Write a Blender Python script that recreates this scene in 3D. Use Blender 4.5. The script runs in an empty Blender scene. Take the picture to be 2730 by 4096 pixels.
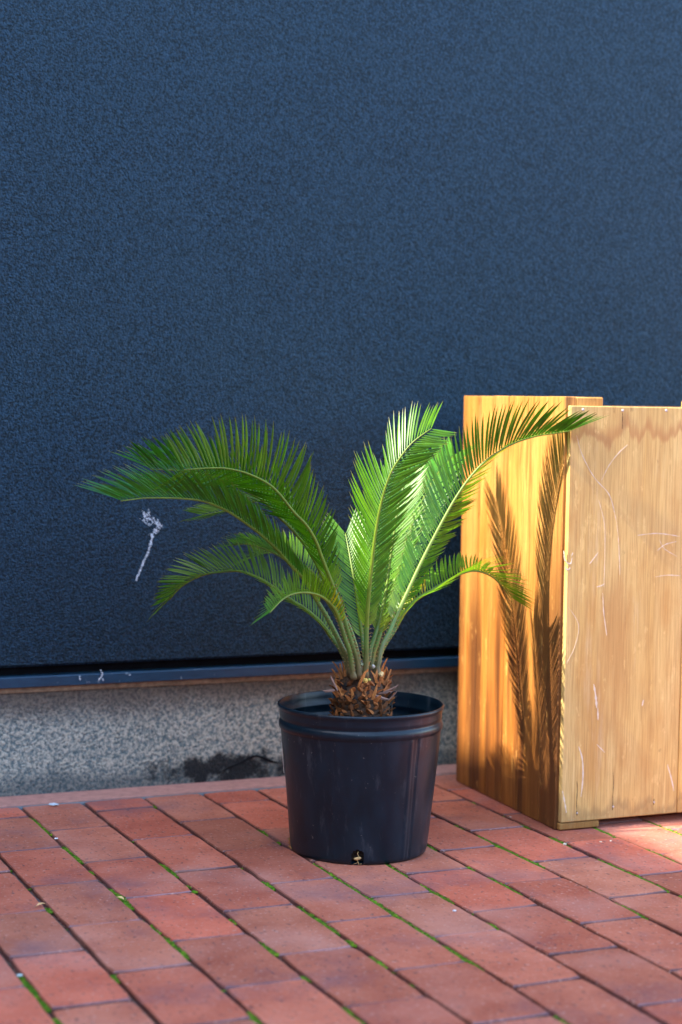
import bpy, math, random
import numpy as np
from mathutils import Vector, Matrix, noise

S = bpy.context.scene
rnd = random.Random(7)
R = math.radians

# ------------------------------------------------------------------ camera
CAM_Z = 0.68408
FW = Vector((0.39873496, 0.91500848, -0.06139957))
RT = Vector((0.91701912, -0.39849832, 0.01658374))
UP = Vector((0.00929336, 0.0629171, 0.99797549))
cd = bpy.data.cameras.new('camera')
cam = bpy.data.objects.new('camera', cd)
S.collection.objects.link(cam)
cam.matrix_world = Matrix(((RT.x, UP.x, -FW.x, 0), (RT.y, UP.y, -FW.y, 0), (RT.z, UP.z, -FW.z, CAM_Z), (0, 0, 0, 1)))
cd.sensor_fit = 'VERTICAL'; cd.sensor_height = 36; cd.sensor_width = 24
cd.lens = 7241.6 / 4096 * 36
cd.clip_start = 0.05; cd.clip_end = 1000
cd.dof.use_dof = True; cd.dof.focus_distance = 2.70; cd.dof.aperture_fstop = 3.4
S.camera = cam
S.render.resolution_x = 682; S.render.resolution_y = 1024

# ------------------------------------------------------------------ light
SUN = Vector((1.0, 0.045, -0.95)).normalized()          # direction the light travels
w = bpy.data.worlds.new('World'); S.world = w; w.use_nodes = True
nt = w.node_tree
sky = nt.nodes.new('ShaderNodeTexSky'); sky.sky_type = 'NISHITA'; sky.sun_disc = False
elev = math.asin(-SUN.z); az = math.atan2(-SUN.x, -SUN.y)
sky.ozone_density = 0.3; sky.sun_elevation = elev; sky.sun_rotation = az
nt.links.new(sky.outputs[0], nt.nodes['Background'].inputs[0])
nt.nodes['Background'].inputs[1].default_value = 0.15
sl = bpy.data.lights.new('sun', 'SUN'); sl.energy = 2.1; sl.angle = R(0.55); sl.color = (1, 0.93, 0.80)
so = bpy.data.objects.new('sun', sl); S.collection.objects.link(so)
so.rotation_euler = (-SUN).to_track_quat('Z', 'Y').to_euler()
S.view_settings.view_transform = 'Standard'; S.view_settings.look = 'None'
S.view_settings.gamma = 1; S.view_settings.exposure = 2.8
S.render.engine = 'CYCLES'

F0 = 7241.6 * 1568 / 2730


def U(px, py, Y):
    """point at world depth y=Y seen at (px,py) of the 1568x2353 view"""
    d = FW + (px - 784) / F0 * RT - (py - 1176.3) / F0 * UP
    t = Y / d.y
    return Vector((0, 0, CAM_Z)) + d * t


def G(px, py, z=0.0):
    d = FW + (px - 784) / F0 * RT - (py - 1176.3) / F0 * UP
    t = (z - CAM_Z) / d.z
    return Vector((0, 0, CAM_Z)) + d * t


# ------------------------------------------------------------------ helpers
class MB:
    def __init__(s):
        s.v = []; s.f = []; s.c = []; s.m = []

    def add(s, vs, fs, col=(1, 1, 1), m=0):
        o = len(s.v); s.v += [tuple(v) for v in vs]
        for f in fs:
            s.f.append([i + o for i in f]); s.c.append(col); s.m.append(m)

    def box(s, a, b, col=(1, 1, 1), ch=0.0, m=0):
        x0, y0, z0 = a; x1, y1, z1 = b
        if ch <= 0:
            vs = [(x, y, z) for z in (z0, z1) for y in (y0, y1) for x in (x0, x1)]
            s.add(vs, [(0, 2, 3, 1), (4, 5, 7, 6), (0, 1, 5, 4), (1, 3, 7, 5), (3, 2, 6, 7), (2, 0, 4, 6)], col, m)
            return
        vs = []; idx = {}
        c = ch
        for i, (sx, X) in enumerate(((1, x0), (-1, x1))):
            for j, (sy, Y) in enumerate(((1, y0), (-1, y1))):
                for k, (sz, Z) in enumerate(((1, z0), (-1, z1))):
                    idx[i, j, k] = len(vs)
                    vs += [(X, Y + sy * c, Z + sz * c), (X + sx * c, Y, Z + sz * c), (X + sx * c, Y + sy * c, Z)]
        q = idx; fs = []
        for i in (0, 1):
            f = [q[i, 0, 0], q[i, 0, 1], q[i, 1, 1], q[i, 1, 0]]; fs.append(f if i == 0 else f[::-1])
        for j in (0, 1):
            f = [q[0, j, 0] + 1, q[1, j, 0] + 1, q[1, j, 1] + 1, q[0, j, 1] + 1]; fs.append(f if j == 0 else f[::-1])
        for k in (0, 1):
            f = [q[0, 0, k] + 2, q[0, 1, k] + 2, q[1, 1, k] + 2, q[1, 0, k] + 2]; fs.append(f if k == 0 else f[::-1])
        for i in (0, 1):
            for j in (0, 1):
                f = [q[i, j, 0], q[i, j, 1], q[i, j, 1] + 1, q[i, j, 0] + 1]; fs.append(f)
            for k in (0, 1):
                f = [q[i, 0, k], q[i, 1, k], q[i, 1, k] + 2, q[i, 0, k] + 2]; fs.append(f)
        for j in (0, 1):
            for k in (0, 1):
                fs.append([q[0, j, k] + 1, q[1, j, k] + 1, q[1, j, k] + 2, q[0, j, k] + 2])
        for key in q:
            b_ = q[key]; fs.append([b_, b_ + 1, b_ + 2])
        s.add(vs, fs, col, m)

    def tube(s, pts, rad, n=8, col=(1, 1, 1), m=0, cap=True):
        rings = []; prev = None
        N = len(pts)
        for i, p in enumerate(pts):
            t = (Vector(pts[min(i + 1, N - 1)]) - Vector(pts[max(i - 1, 0)])).normalized()
            if prev is None:
                a = t.orthogonal().normalized()
            else:
                a = (prev - t * prev.dot(t)).normalized()
            prev = a; b = t.cross(a)
            r = rad[i] if hasattr(rad, '__len__') else rad
            rings.append([Vector(p) + (a * math.cos(2 * math.pi * k / n) + b * math.sin(2 * math.pi * k / n)) * r for k in range(n)])
        vs = [v for r_ in rings for v in r_]; fs = []
        for i in range(N - 1):
            for k in range(n):
                fs.append((i * n + k, i * n + (k + 1) % n, (i + 1) * n + (k + 1) % n, (i + 1) * n + k))
        if cap:
            fs.append(tuple(range(n))[::-1]); fs.append(tuple((N - 1) * n + k for k in range(n)))
        s.add(vs, fs, col, m)

    def blob(s, p, r, col=(1, 1, 1), jit=0.25, squash=1.0, m=0):
        t = (1 + 5 ** .5) / 2
        vs = [(-1, t, 0), (1, t, 0), (-1, -t, 0), (1, -t, 0), (0, -1, t), (0, 1, t), (0, -1, -t), (0, 1, -t), (t, 0, -1), (t, 0, 1), (-t, 0, -1), (-t, 0, 1)]
        fs = [(0, 11, 5), (0, 5, 1), (0, 1, 7), (0, 7, 10), (0, 10, 11), (1, 5, 9), (5, 11, 4), (11, 10, 2), (10, 7, 6), (7, 1, 8), (3, 9, 4), (3, 4, 2), (3, 2, 6), (3, 6, 8), (3, 8, 9), (4, 9, 5), (2, 4, 11), (6, 2, 10), (8, 6, 7), (9, 8, 1)]
        out = []
        for v in vs:
            k = r / 1.9 * (1 + rnd.uniform(-jit, jit))
            out.append((p[0] + v[0] * k, p[1] + v[1] * k, p[2] + v[2] * k * squash))
        s.add(out, fs, col, m)

    def build(s, name, mats, parent=None, smooth=False):
        me = bpy.data.meshes.new(name)
        me.from_pydata(s.v, [], s.f)
        if not isinstance(mats, (list, tuple)):
            mats = [mats]
        for mm in mats:
            me.materials.append(mm)
        me.polygons.foreach_set('material_index', s.m)
        ca = me.color_attributes.new('tint', 'FLOAT_COLOR', 'CORNER')
        arr = np.empty((len(me.loops), 4), dtype=np.float32); arr[:, 3] = 1
        k = 0
        for f, c in zip(s.f, s.c):
            n = len(f)
            if isinstance(c, list):
                for j in range(n):
                    arr[k + j, :3] = c[j]
            else:
                arr[k:k + n, :3] = c
            k += n
        ca.data.foreach_set('color', arr.ravel())
        if smooth:
            me.polygons.foreach_set('use_smooth', [True] * len(me.polygons))
        me.validate(); me.update()
        o = bpy.data.objects.new(name, me)
        S.collection.objects.link(o)
        if parent is not None:
            o.parent = parent
            o.matrix_parent_inverse = Matrix.Translation(parent_world(parent)).inverted()
        return o


def parent_world(p):
    v = Vector(p.location)
    q = p.parent
    if q is not None:
        v = v + Vector((0, 0, 0)) if q.type != 'EMPTY' else v
    return v


def empty(name, loc, label, cat, group=None):
    o = bpy.data.objects.new(name, None); S.collection.objects.link(o)
    o.location = loc; o.empty_display_size = 0.05
    o['label'] = label; o['category'] = cat
    if group: o['group'] = group
    return o


def tag(o, label, cat, group=None):
    o['label'] = label; o['category'] = cat
    if group: o['group'] = group
    return o


# ------------------------------------------------------------------ materials
class NT:
    def __init__(s, name):
        s.mat = bpy.data.materials.new(name); s.mat.use_nodes = True
        s.t = s.mat.node_tree; s.b = s.t.nodes['Principled BSDF']; s.out = s.t.nodes['Material Output']
        s.co = s.n('ShaderNodeTexCoord').outputs['Object']

    def n(s, typ, **kw):
        x = s.t.nodes.new(typ)
        for k, v in kw.items(): setattr(x, k, v)
        return x

    def l(s, a, b): s.t.links.new(a, b)

    def val(s, inp, v):
        if hasattr(v, 'is_output') or isinstance(v, bpy.types.NodeSocket): s.l(v, inp)
        else:
            if isinstance(v, (tuple, list)) and len(v) == 3 and inp.type == 'RGBA': v = (*v, 1)
            inp.default_value = v

    def mapping(s, scale, loc=(0, 0, 0), rot=(0, 0, 0)):
        m = s.n('ShaderNodeMapping'); s.l(s.co, m.inputs[0])
        m.inputs['Scale'].default_value = scale; m.inputs['Location'].default_value = loc; m.inputs['Rotation'].default_value = rot
        return m.outputs[0]

    def noise(s, scale, detail=4, rough=.55, vec=None, dist=0):
        x = s.n('ShaderNodeTexNoise'); s.l(vec or s.co, x.inputs['Vector'])
        x.inputs['Scale'].default_value = scale; x.inputs['Detail'].default_value = detail
        x.inputs['Roughness'].default_value = rough; x.inputs['Distortion'].default_value = dist
        return x.outputs[0]

    def voro(s, scale, vec=None, feature='F1', out=0):
        x = s.n('ShaderNodeTexVoronoi', feature=feature); s.l(vec or s.co, x.inputs['Vector'])
        x.inputs['Scale'].default_value = scale
        return x.outputs[out]

    def ramp(s, f, *st, interp='LINEAR'):
        x = s.n('ShaderNodeValToRGB'); s.l(f, x.inputs[0]); e = x.color_ramp.elements
        x.color_ramp.interpolation = interp
        while len(e) < len(st): e.new(0.5)
        for el, (p, c) in zip(e, st):
            el.position = p
            el.color = (c, c, c, 1) if not isinstance(c, tuple) else (*c, 1)
        return x.outputs[0]

    def mix(s, f, a, b, mode='MIX'):
        x = s.n('ShaderNodeMix', data_type='RGBA', blend_type=mode)
        s.val(x.inputs[0], f); s.val(x.inputs[6], a); s.val(x.inputs[7], b)
        return x.outputs[2]

    def math(s, op, a, b=0.0, clamp=False):
        x = s.n('ShaderNodeMath', operation=op, use_clamp=clamp); s.val(x.inputs[0], a); s.val(x.inputs[1], b)
        return x.outputs[0]

    def bump(s, h, strength=.5, dist=.001, normal=None):
        x = s.n('ShaderNodeBump'); s.l(h, x.inputs['Height']); x.inputs['Strength'].default_value = strength
        x.inputs['Distance'].default_value = dist
        if normal is not None: s.l(normal, x.inputs['Normal'])
        return x.outputs[0]

    def tint(s):
        x = s.n('ShaderNodeAttribute', attribute_name='tint'); return x.outputs['Color']

    def xyz(s, vec=None):
        x = s.n('ShaderNodeSeparateXYZ'); s.l(vec or s.co, x.inputs[0]); return x.outputs

    def window(s, v, a, b, c, d):
        """smooth band: 0 below a, 1 between b and c, 0 above d"""
        m1 = s.n('ShaderNodeMapRange'); m1.interpolation_type = 'SMOOTHSTEP'; s.l(v, m1.inputs[0]); m1.inputs[1].default_value = a; m1.inputs[2].default_value = b
        m2 = s.n('ShaderNodeMapRange'); m2.interpolation_type = 'SMOOTHSTEP'; s.l(v, m2.inputs[0]); m2.inputs[1].default_value = c; m2.inputs[2].default_value = d
        m2.inputs[3].default_value = 1; m2.inputs[4].default_value = 0
        return s.math('MULTIPLY', m1.outputs[0], m2.outputs[0])

    def fin(s, col, rough=.6, spec=.5, normal=None):
        s.val(s.b.inputs['Base Color'], col); s.val(s.b.inputs['Roughness'], rough)
        s.b.inputs['Specular IOR Level'].default_value = spec
        if normal is not None: s.l(normal, s.b.inputs['Normal'])
        return s.mat


def simple(name, col, rough=.6, spec=.5, var=.25, scale=60, bump=0.2, bd=.0005):
    m = NT(name)
    n = m.noise(scale, 5)
    c = m.mix(m.ramp(n, (.3, 0.0), (.7, 1.0)), tuple(x * (1 - var) for x in col), tuple(min(1, x * (1 + var)) for x in col))
    return m.fin(c, rough, spec, m.bump(n, bump, bd))


def mat_stucco():
    m = NT('dark_stucco')
    g1 = m.noise(290, 2, .6); g2 = m.voro(330); g3 = m.noise(4, 3)
    h = m.math('ADD', g1, m.math('MULTIPLY', g2, -.5))
    fine = m.noise(260, 2, .7)
    g1 = m.noise(270, 1, .5)
    c = m.mix(m.ramp(g1, (.42, 0.0), (.56, 1.0)), (.0000, .0003, .0010), (.0085, .027, .051))
    c = m.mix(m.ramp(fine, (.58, 0.0), (.70, .55)), c, (.050, .062, .078))
    c = m.mix(m.ramp(g3, (.35, 0.0), (.7, .3)), c, (.010, .024, .036))
    m.b.inputs['Specular Tint'].default_value = (.50, .80, 1.0, 1)
    rr = m.ramp(g1, (.35, .62), (.65, .42))
    return m.fin(c, rr, .50, m.bump(h, .8, .0026))


def mat_plinth():
    m = NT('aggregate_concrete')
    X, Y, Z = m.xyz()
    v = m.noise(170, 3, .7); big = m.noise(9, 4, .6); v2 = m.noise(260, 2)
    c = m.mix(m.ramp(v, (.40, 0.0), (.60, 1.0)), (.13, .185, .185), (.60, .56, .44))
    c = m.mix(m.ramp(v2, (.62, 0.0), (.72, .6)), c, (.62, .62, .55))
    c = m.mix(m.ramp(v2, (.30, .8), (.42, 0.0)), c, (.05, .065, .07))
    zz = m.math('ADD', Z, m.math('MULTIPLY', m.math('SUBTRACT', big, .5), .05))
    top = m.window(zz, .105, .165, .5, .6)
    c = m.mix(m.math('MULTIPLY', top, .75), c, (.11, .075, .055))
    low = m.window(zz, -.5, -.4, .012, .045)
    c = m.mix(m.math('MULTIPLY', low, .65), c, (.05, .075, .085))
    # mould patch close to the pot
    ex = m.math('DIVIDE', m.math('SUBTRACT', X, 1.10), .15); ez = m.math('DIVIDE', m.math('SUBTRACT', Z, .022), .034)
    d = m.math('ADD', m.math('MULTIPLY', ex, ex), m.math('MULTIPLY', ez, ez))
    d = m.math('ADD', d, m.math('MULTIPLY', m.math('SUBTRACT', m.noise(28, 6, .7), .5), 4.0))
    c = m.mix(m.ramp(d, (.35, .95), (1.0, 0.0)), c, (.012, .014, .016))
    h = m.math('ADD', v, v2)
    return m.fin(c, .85, .3, m.bump(h, .8, .004))


def mat_flashing():
    m = NT('painted_metal_flashing')
    n = m.noise(30, 5, .6, m.mapping((1, 1, 3)))
    c = m.mix(m.ramp(n, (.3, 0.0), (.7, 1.0)), (.007, .036, .070), (.013, .055, .100))
    sp = m.noise(70, 2, .5)
    c = m.mix(m.ramp(sp, (.70, 0.0), (.76, .5)), c, (.4, .45, .5))
    return m.fin(c, .42, .5, m.bump(n, .15, .001))


def mat_wood(name, light, mid, dark, weather, side):
    """vertical grained board wood; light/mid/dark are its own streak colours"""
    m = NT(name)
    X, Y, Z = m.xyz()
    warp = m.noise(3, 3, .5)
    st = m.mapping((1, 1, .045))
    g = m.noise(95, 6, .65, st, dist=.6)
    g2 = m.noise(22, 4, .6, m.mapping((1, 1, .10)), dist=1.2)
    big = m.noise(7, 4, .6, m.mapping((1, 1, .35)))
    fine = m.noise(420, 3, .6, m.mapping((1, 1, .03)))
    c = m.mix(m.ramp(g2, (.3, 0.0), (.7, 1.0)), mid, light)
    c = m.mix(m.ramp(g, (.30, .85 if side else .5), (.52, 0.0)), c, dark)
    c = m.mix(m.ramp(big, (.42, 0.0), (.75, .6)), c, mid)
    c = m.mix(m.ramp(fine, (.3, .4), (.5, 0.0)), c, dark)
    c = m.mix(m.math('MULTIPLY', m.ramp(m.noise(60, 4, .6, m.mapping((1, 1, .5))), (.66, 0.0), (.74, .5)), 1.0), c, tuple(x * .45 for x in dark))
    # water marks creeping up from the foot of the boards
    zn = m.math('ADD', Z, m.math('MULTIPLY', m.math('SUBTRACT', m.noise(28, 5, .65, m.mapping((1, 1, .18))), .5), .30 if side else .12))
    if side:
        foot = m.window(zn, -1, -.9, .02, .24)
        streak = m.ramp(m.noise(36, 5, .65, m.mapping((1, 1, .10), (1, 7, 2))), (.42, .25), (.56, 1.0))
        c = m.mix(m.math('MULTIPLY', m.math('MULTIPLY', foot, streak), .92), c, (.032, .012, .005))
        soak = m.window(m.math('ADD', Z, m.math('MULTIPLY', m.math('SUBTRACT', m.noise(9, 5, .6, m.mapping((1, 1, .4), (8, 2, 5))), .5), .5)), -1, -.9, .22, .52)
        c = m.mix(m.math('MULTIPLY', soak, .62), c, (.38, .125, .016))
        b2 = m.math('ADD', m.noise(11, 5, .6, m.mapping((1.6, 1.6, .12), (3, 1, .4))), 0.0)
        lower = m.window(Z, -1, -.9, .25, .45)
        c = m.mix(m.math('MULTIPLY', m.ramp(b2, (.46, 0.0), (.58, .9)), lower), c, (.085, .028, .008))
        near_shade = m.window(Y, 2.3, 2.4, 2.505, 2.62)
        c = m.mix(m.math('MULTIPLY', m.math('MULTIPLY', near_shade, m.window(Z, -1, -.9, .30, .62)), .85), c, (.14, .058, .018))  # frond shadow along the near corner, painted into the wood colour
    else:
        edge = m.window(zn, .018, .026, .027, .045)
        c = m.mix(m.math('MULTIPLY', edge, .38), c, (.12, .07, .04))
        foot = m.window(zn, -1, -.9, .015, .03)
        c = m.mix(m.math('MULTIPLY', foot, .35), c, (.20, .12, .06))
        zt = m.math('ADD', Z, m.math('MULTIPLY', m.math('SUBTRACT', m.noise(20, 4, .6, m.mapping((1, 1, .12))), .5), .16))
        tp = m.window(zt, .630, .640, .641, .665)
        c = m.mix(m.math('MULTIPLY', tp, .6), c, (.42, .17, .05))
        ex = m.math('DIVIDE', m.math('SUBTRACT', X, 1.575), .035); ez = m.math('DIVIDE', m.math('SUBTRACT', Z, .27), .17)
        d = m.math('ADD', m.math('MULTIPLY', ex, ex), m.math('MULTIPLY', ez, ez))
        d = m.math('ADD', d, m.math('MULTIPLY', m.math('SUBTRACT', m.noise(16, 5, .6, m.mapping((1, 1, .25))), .5), 3.2))
        c = m.mix(m.ramp(d, (.1, .6), (1.0, 0.0)), c, (.46, .22, .06))
        bl = m.noise(13, 5, .6, m.mapping((1, 1, .3), (2, 6, 1)))
        c = m.mix(m.ramp(bl, (.50, 0.0), (.66, .6)), c, (.52, .25, .06))
        wh = m.noise(26, 5, .7, m.mapping((1, 1, .12), (5, 0, 2)))
        c = m.mix(m.ramp(wh, (.60, 0.0), (.78, weather)), c, (.72, .58, .36))
    kn = m.n('ShaderNodeTexVoronoi'); m.l(m.mapping((7, 7, 3.2), (.3, .2, .7)), kn.inputs[0]); kn.inputs['Scale'].default_value = 1.3; kn.inputs['Randomness'].default_value = 1.0
    kd = m.math('ADD', kn.outputs[0], m.math('MULTIPLY', m.math('SUBTRACT', fine, .5), .05))
    c = m.mix(m.ramp(kd, (.035, .85), (.060, 0.0)), c, tuple(x * .5 for x in dark))
    c = m.mix(m.ramp(kd, (.06, .35), (.16, 0.0)), c, dark)
    scr = m.noise(55, 5, .75, m.mapping((1, 1, .35), (7, 3, 1)))
    c = m.mix(m.ramp(scr, (.60, 0.0), (.66, .35)), c, tuple(min(1, x * 1.25) for x in light))
    crisp = m.noise(700, 2, .5, m.mapping((1, 1, .02), (1, 3, 0)))
    c = m.mix(m.ramp(crisp, (.40, .38), (.52, 0.0)), c, dark)
    h = m.math('ADD', g, m.math('MULTIPLY', fine, .5))
    t = m.tint()
    c = m.mix(1.0, c, t, 'MULTIPLY')
    return m.fin(c, .55, .35, m.bump(h, .35, .0012))


def mat_brick():
    m = NT('red_paving_brick')
    t = m.tint()
    n1 = m.noise(14, 5, .6); n2 = m.noise(140, 4, .65); n3 = m.noise(6, 3, .5)
    c = m.mix(m.ramp(n1, (.3, 0.0), (.7, 1.0)), (.40, .100, .054), (.56, .170, .098))
    c = m.mix(1.0, c, t, 'MULTIPLY')
    sp = m.noise(150, 3, .6, m.mapping((1, .55, 1)))
    c = m.mix(m.ramp(sp, (.60, 0.0), (.68, .85)), c, (.10, .045, .045))
    c = m.mix(m.ramp(m.noise(170, 3, .6), (.60, 0.0), (.68, .65)), c, (.58, .33, .26))
    c = m.mix(m.ramp(n3, (.50, 0.0), (.70, .38)), c, (.56, .27, .21))
    sm = m.noise(5, 6, .65, m.mapping((1, 1, 1), (2.2, 7, 0)))
    c = m.mix(m.ramp(sm, (.52, 0.0), (.68, .55)), c, (.15, .085, .105))
    wh = m.noise(45, 5, .7, m.mapping((1, 1, 1), (9.2, 3, 0)))
    c = m.mix(m.ramp(wh, (.70, 0.0), (.76, .45)), c, (.62, .52, .48))
    r = m.ramp(n2, (.3, .62), (.7, .82))
    return m.fin(c, r, .35, m.bump(m.math('ADD', n2, m.math('MULTIPLY', sp, .6)), .35, .0012))


def mat_dirt():
    m = NT('joint_dirt')
    n = m.noise(130, 5, .7); n2 = m.noise(18, 4)
    c = m.mix(m.ramp(n, (.35, 0.0), (.65, 1.0)), (.03, .022, .018), (.17, .115, .085))
    c = m.mix(m.ramp(n2, (.45, 0.0), (.65, .6)), c, (.12, .13, .15))
    return m.fin(c, .9, .2, m.bump(n, .8, .003))


def mat_moss():
    m = NT('moss')
    n = m.noise(160, 3); t = m.tint()
    c = m.mix(m.ramp(n, (.35, 0.0), (.65, 1.0)), (.035, .10, .004), (.15, .28, .012))
    c = m.mix(1.0, c, t, 'MULTIPLY')
    return m.fin(c, .8, .2)


def mat_pot():
    m = NT('black_nursery_plastic')
    n = m.noise(35, 5, .6, m.mapping((1, 1, .5))); d = m.noise(120, 3, .6); sc = m.noise(60, 5, .7, m.mapping((1, 1, .25), (4, 4, 0)))
    c = m.mix(m.ramp(n, (.35, 0.0), (.7, 1.0)), (.0015, .0085, .0150), (.0045, .0160, .0270))
    c = m.mix(m.ramp(sc, (.56, 0.0), (.72, .35)), c, (.10, .11, .12))
    c = m.mix(m.ramp(d, (.69, 0.0), (.73, .4)), c, (.22, .20, .17))
    r = m.ramp(n, (.3, .28), (.7, .42))
    return m.fin(c, r, .36, m.bump(m.math('ADD', n, m.math('MULTIPLY', d, .3)), .10, .002))


def mat_leaf(name, rough=.35):
    m = NT(name)
    t = m.tint()
    n = m.noise(60, 3)
    c = m.mix(m.ramp(n, (.3, 0.0), (.7, 1.0)), (.80, .80, .80), (1.12, 1.12, 1.05))
    c = m.mix(1.0, t, c, 'MULTIPLY')
    m.fin(c, rough, .48)
    m.b.inputs['Coat Weight'].default_value = .0
    m.b.inputs['Coat Roughness'].default_value = .2
    tr = m.n('ShaderNodeBsdfTranslucent')
    m.l(m.mix(1.0, c, (2.2, 2.3, .6), 'MULTIPLY'), tr.inputs[0])
    ms = m.n('ShaderNodeMixShader'); ms.inputs[0].default_value = .36
    m.l(m.b.outputs[0], ms.inputs[1]); m.l(tr.outputs[0], ms.inputs[2]); m.l(ms.outputs[0], m.out.inputs[0])
    return m.mat


def mat_tinted(name, rough=.7, var=.35, scale=90, bump=.5, bd=.002, spec=.3):
    m = NT(name)
    n = m.noise(scale, 5, .65)
    c = m.mix(m.ramp(n, (.3, 0.0), (.7, 1.0)), (1 - var,) * 3, (1 + var,) * 3)
    c = m.mix(1.0, m.tint(), c, 'MULTIPLY')
    return m.fin(c, rough, spec, m.bump(n, bump, bd))


M_stucco = mat_stucco(); M_plinth = mat_plinth(); M_flash = mat_flashing()
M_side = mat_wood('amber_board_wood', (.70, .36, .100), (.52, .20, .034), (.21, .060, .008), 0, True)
M_front = mat_wood('pale_board_wood', (.76, .54, .205), (.62, .38, .115), (.38, .19, .055), .45, False)
M_brick = mat_brick(); M_dirt = mat_dirt(); M_moss = mat_moss(); M_pot = mat_pot()
M_leaf = mat_leaf('cycad_leaflet'); M_rachis = mat_tinted('leaf_stalk', .42, .18, 50, .15, .001, .5)
M_trunk = mat_tinted('dry_trunk_scales', .8)
M_soil = simple('potting_soil', (.03, .02, .015), .95, .1, .5, 200, .8, .004)
M_white = simple('dried_white_splash', (.62, .68, .72), .7, .3, .2, 150, .6, .001)
M_chalk = simple('pale_scuff', (.72, .60, .46), .8, .2, .15, 200)
M_paper = simple('paper_sticker', (.75, .73, .68), .6)
M_sand = simple('sandy_mortar', (.36, .27, .17), .9, .2, .35, 90, .6, .002)
M_band = mat_tinted('border_mortar', .85, .2, 60, .4, .001)
M_nail = simple('nail_head', (.50, .42, .40), .4, .6, .3, 300)
M_dark = simple('dark_gap', (.01, .01, .012), .9, .1)
M_added_block = simple('added_block_grey', (.22, .22, .23), .85, .3, .15, 12)

# ------------------------------------------------------------------ ground
g = MB(); g.add([(-150, -150, -.007), (150, -150, -.007), (150, 150, -.007), (-150, 150, -.007)], [(0, 1, 2, 3)])
o = g.build('ground', M_dirt); o['kind'] = 'structure'

# brick courses run away from the wall; edges and cross joints as measured
edges = [.5010, .6025, .7080, .8145, .9215, 1.0265, 1.1270, 1.2355, 1.3380, 1.4430, 1.5435, 1.6515]
first = {0: 2.950 - .085, 1: 2.869, 2: 2.763, 3: 2.870, 4: 2.751, 5: 2.857, 6: 2.745, 7: 2.848, 8: 2.742, 9: 2.824, 10: 2.72}
cross = {0: [2.750, 2.540, 2.333, 2.146, 1.946],
         1: [2.869, 2.660, 2.453, 2.248, 2.046], 2: [2.763, 2.556, 2.353, 2.143, 1.948],
         3: [2.870, 2.664, 2.457, 2.246, 2.044, 1.836], 4: [2.751, 2.550, 2.349, 2.149, 1.938],
         5: [2.857, 2.656, 2.447, 2.240, 2.041, 1.831], 6: [2.745, 2.540, 2.334, 2.126, 1.922, 1.720],
         7: [2.848, 2.643, 2.439, 2.236, 2.027, 1.820], 8: [2.742, 2.537, 2.333, 2.122],
         9: [2.824, 2.620, 2.417, 2.209], 10: [2.72, 2.51, 2.306]}
e2 = list(edges)
while e2[0] > -2.6: e2.insert(0, e2[0] - .1055 + rnd.uniform(-.002, .002))
off = e2.index(.5010)
while e2[-1] < 3.6: e2.append(e2[-1] + .1055 + rnd.uniform(-.002, .002))
YW = 2.946
bm = MB()
joint_pts = []          # candidates for moss
rb = random.Random(3)
courses = []
for i in range(len(e2) - 1):
    k = i - off
    ys = list(cross.get(k, []))
    if not ys:
        ys = [2.852 if k % 2 else 2.748]
    while ys[-1] > -1.3: ys.append(ys[-1] - .2055 + rb.uniform(-.002, .002))
    ys = [YW] + ys
    courses.append((e2[i], e2[i + 1], ys))
    for j in range(len(ys) - 1):
        x0 = e2[i] + .0029 + rb.uniform(-.0006, .0006); x1 = e2[i + 1] - .0029 + rb.uniform(-.0006, .0006)
        y1 = ys[j] - .0016; y0 = ys[j + 1] + .0016
        v = rb.uniform(.78, 1.18); hue = rb.uniform(-.13, .13)
        col = (v * (1 + hue * .4), v * (1 - hue), v * (1 - hue * 1.2))
        z = rb.uniform(-.0012, .0010); tx = rb.uniform(-.008, .008); ty = rb.uniform(-.006, .006)
        cx, cy = (x0 + x1) / 2, (y0 + y1) / 2
        ch = .0016
        def zt(x, y): return z + (x - cx) * tx + (y - cy) * ty
        # rounded, slightly ragged outline
        n1, n2 = 5, 9
        ring = []
        for a in range(n1): ring.append((x0 + (x1 - x0) * a / n1, y0))
        for a in range(n2): ring.append((x1, y0 + (y1 - y0) * a / n2))
        for a in range(n1): ring.append((x1 - (x1 - x0) * a / n1, y1))
        for a in range(n2): ring.append((x0, y1 - (y1 - y0) * a / n2))
        corner = {0, n1, n1 + n2, 2 * n1 + n2}
        L0, L1, L2 = [], [], []
        for q, (x, y) in enumerate(ring):
            jx, jy = rb.uniform(-.0008, .0008), rb.uniform(-.0007, .0007)
            s_ = 1.9 if q in corner else 1.0
            dx = -1 if abs(x - x1) < 1e-6 else (1 if abs(x - x0) < 1e-6 else 0)
            dy = -1 if abs(y - y1) < 1e-6 else (1 if abs(y - y0) < 1e-6 else 0)
            if q in corner: x += dx * .0012; y += dy * .0012
            x += jx; y += jy
            L0.append((x, y, -.03)); L1.append((x, y, zt(x, y) - ch))
            xi, yi = x + dx * ch * s_ * .8, y + dy * ch * s_ * .8
            L2.append((xi, yi, zt(xi, yi)))
        n = len(ring); vs = L0 + L1 + L2; fs = []
        for q in range(n):
            r_ = (q + 1) % n
            fs.append((q, r_, n + r_, n + q)); fs.append((n + q, n + r_, 2 * n + r_, 2 * n + q))
        fs.append(tuple(2 * n + q for q in range(n)))
        o_ = len(bm.f); bm.add(vs, fs, col)
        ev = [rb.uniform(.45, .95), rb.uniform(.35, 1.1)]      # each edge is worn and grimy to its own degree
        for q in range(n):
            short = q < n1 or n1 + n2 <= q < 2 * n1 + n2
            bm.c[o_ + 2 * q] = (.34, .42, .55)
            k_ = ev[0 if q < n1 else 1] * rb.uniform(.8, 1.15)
            bm.c[o_ + 2 * q + 1] = (k_ * .62, k_ * 1.1, k_ * 2.0) if short else (col[0] * .62, col[1] * .62, col[2] * .60)
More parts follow.
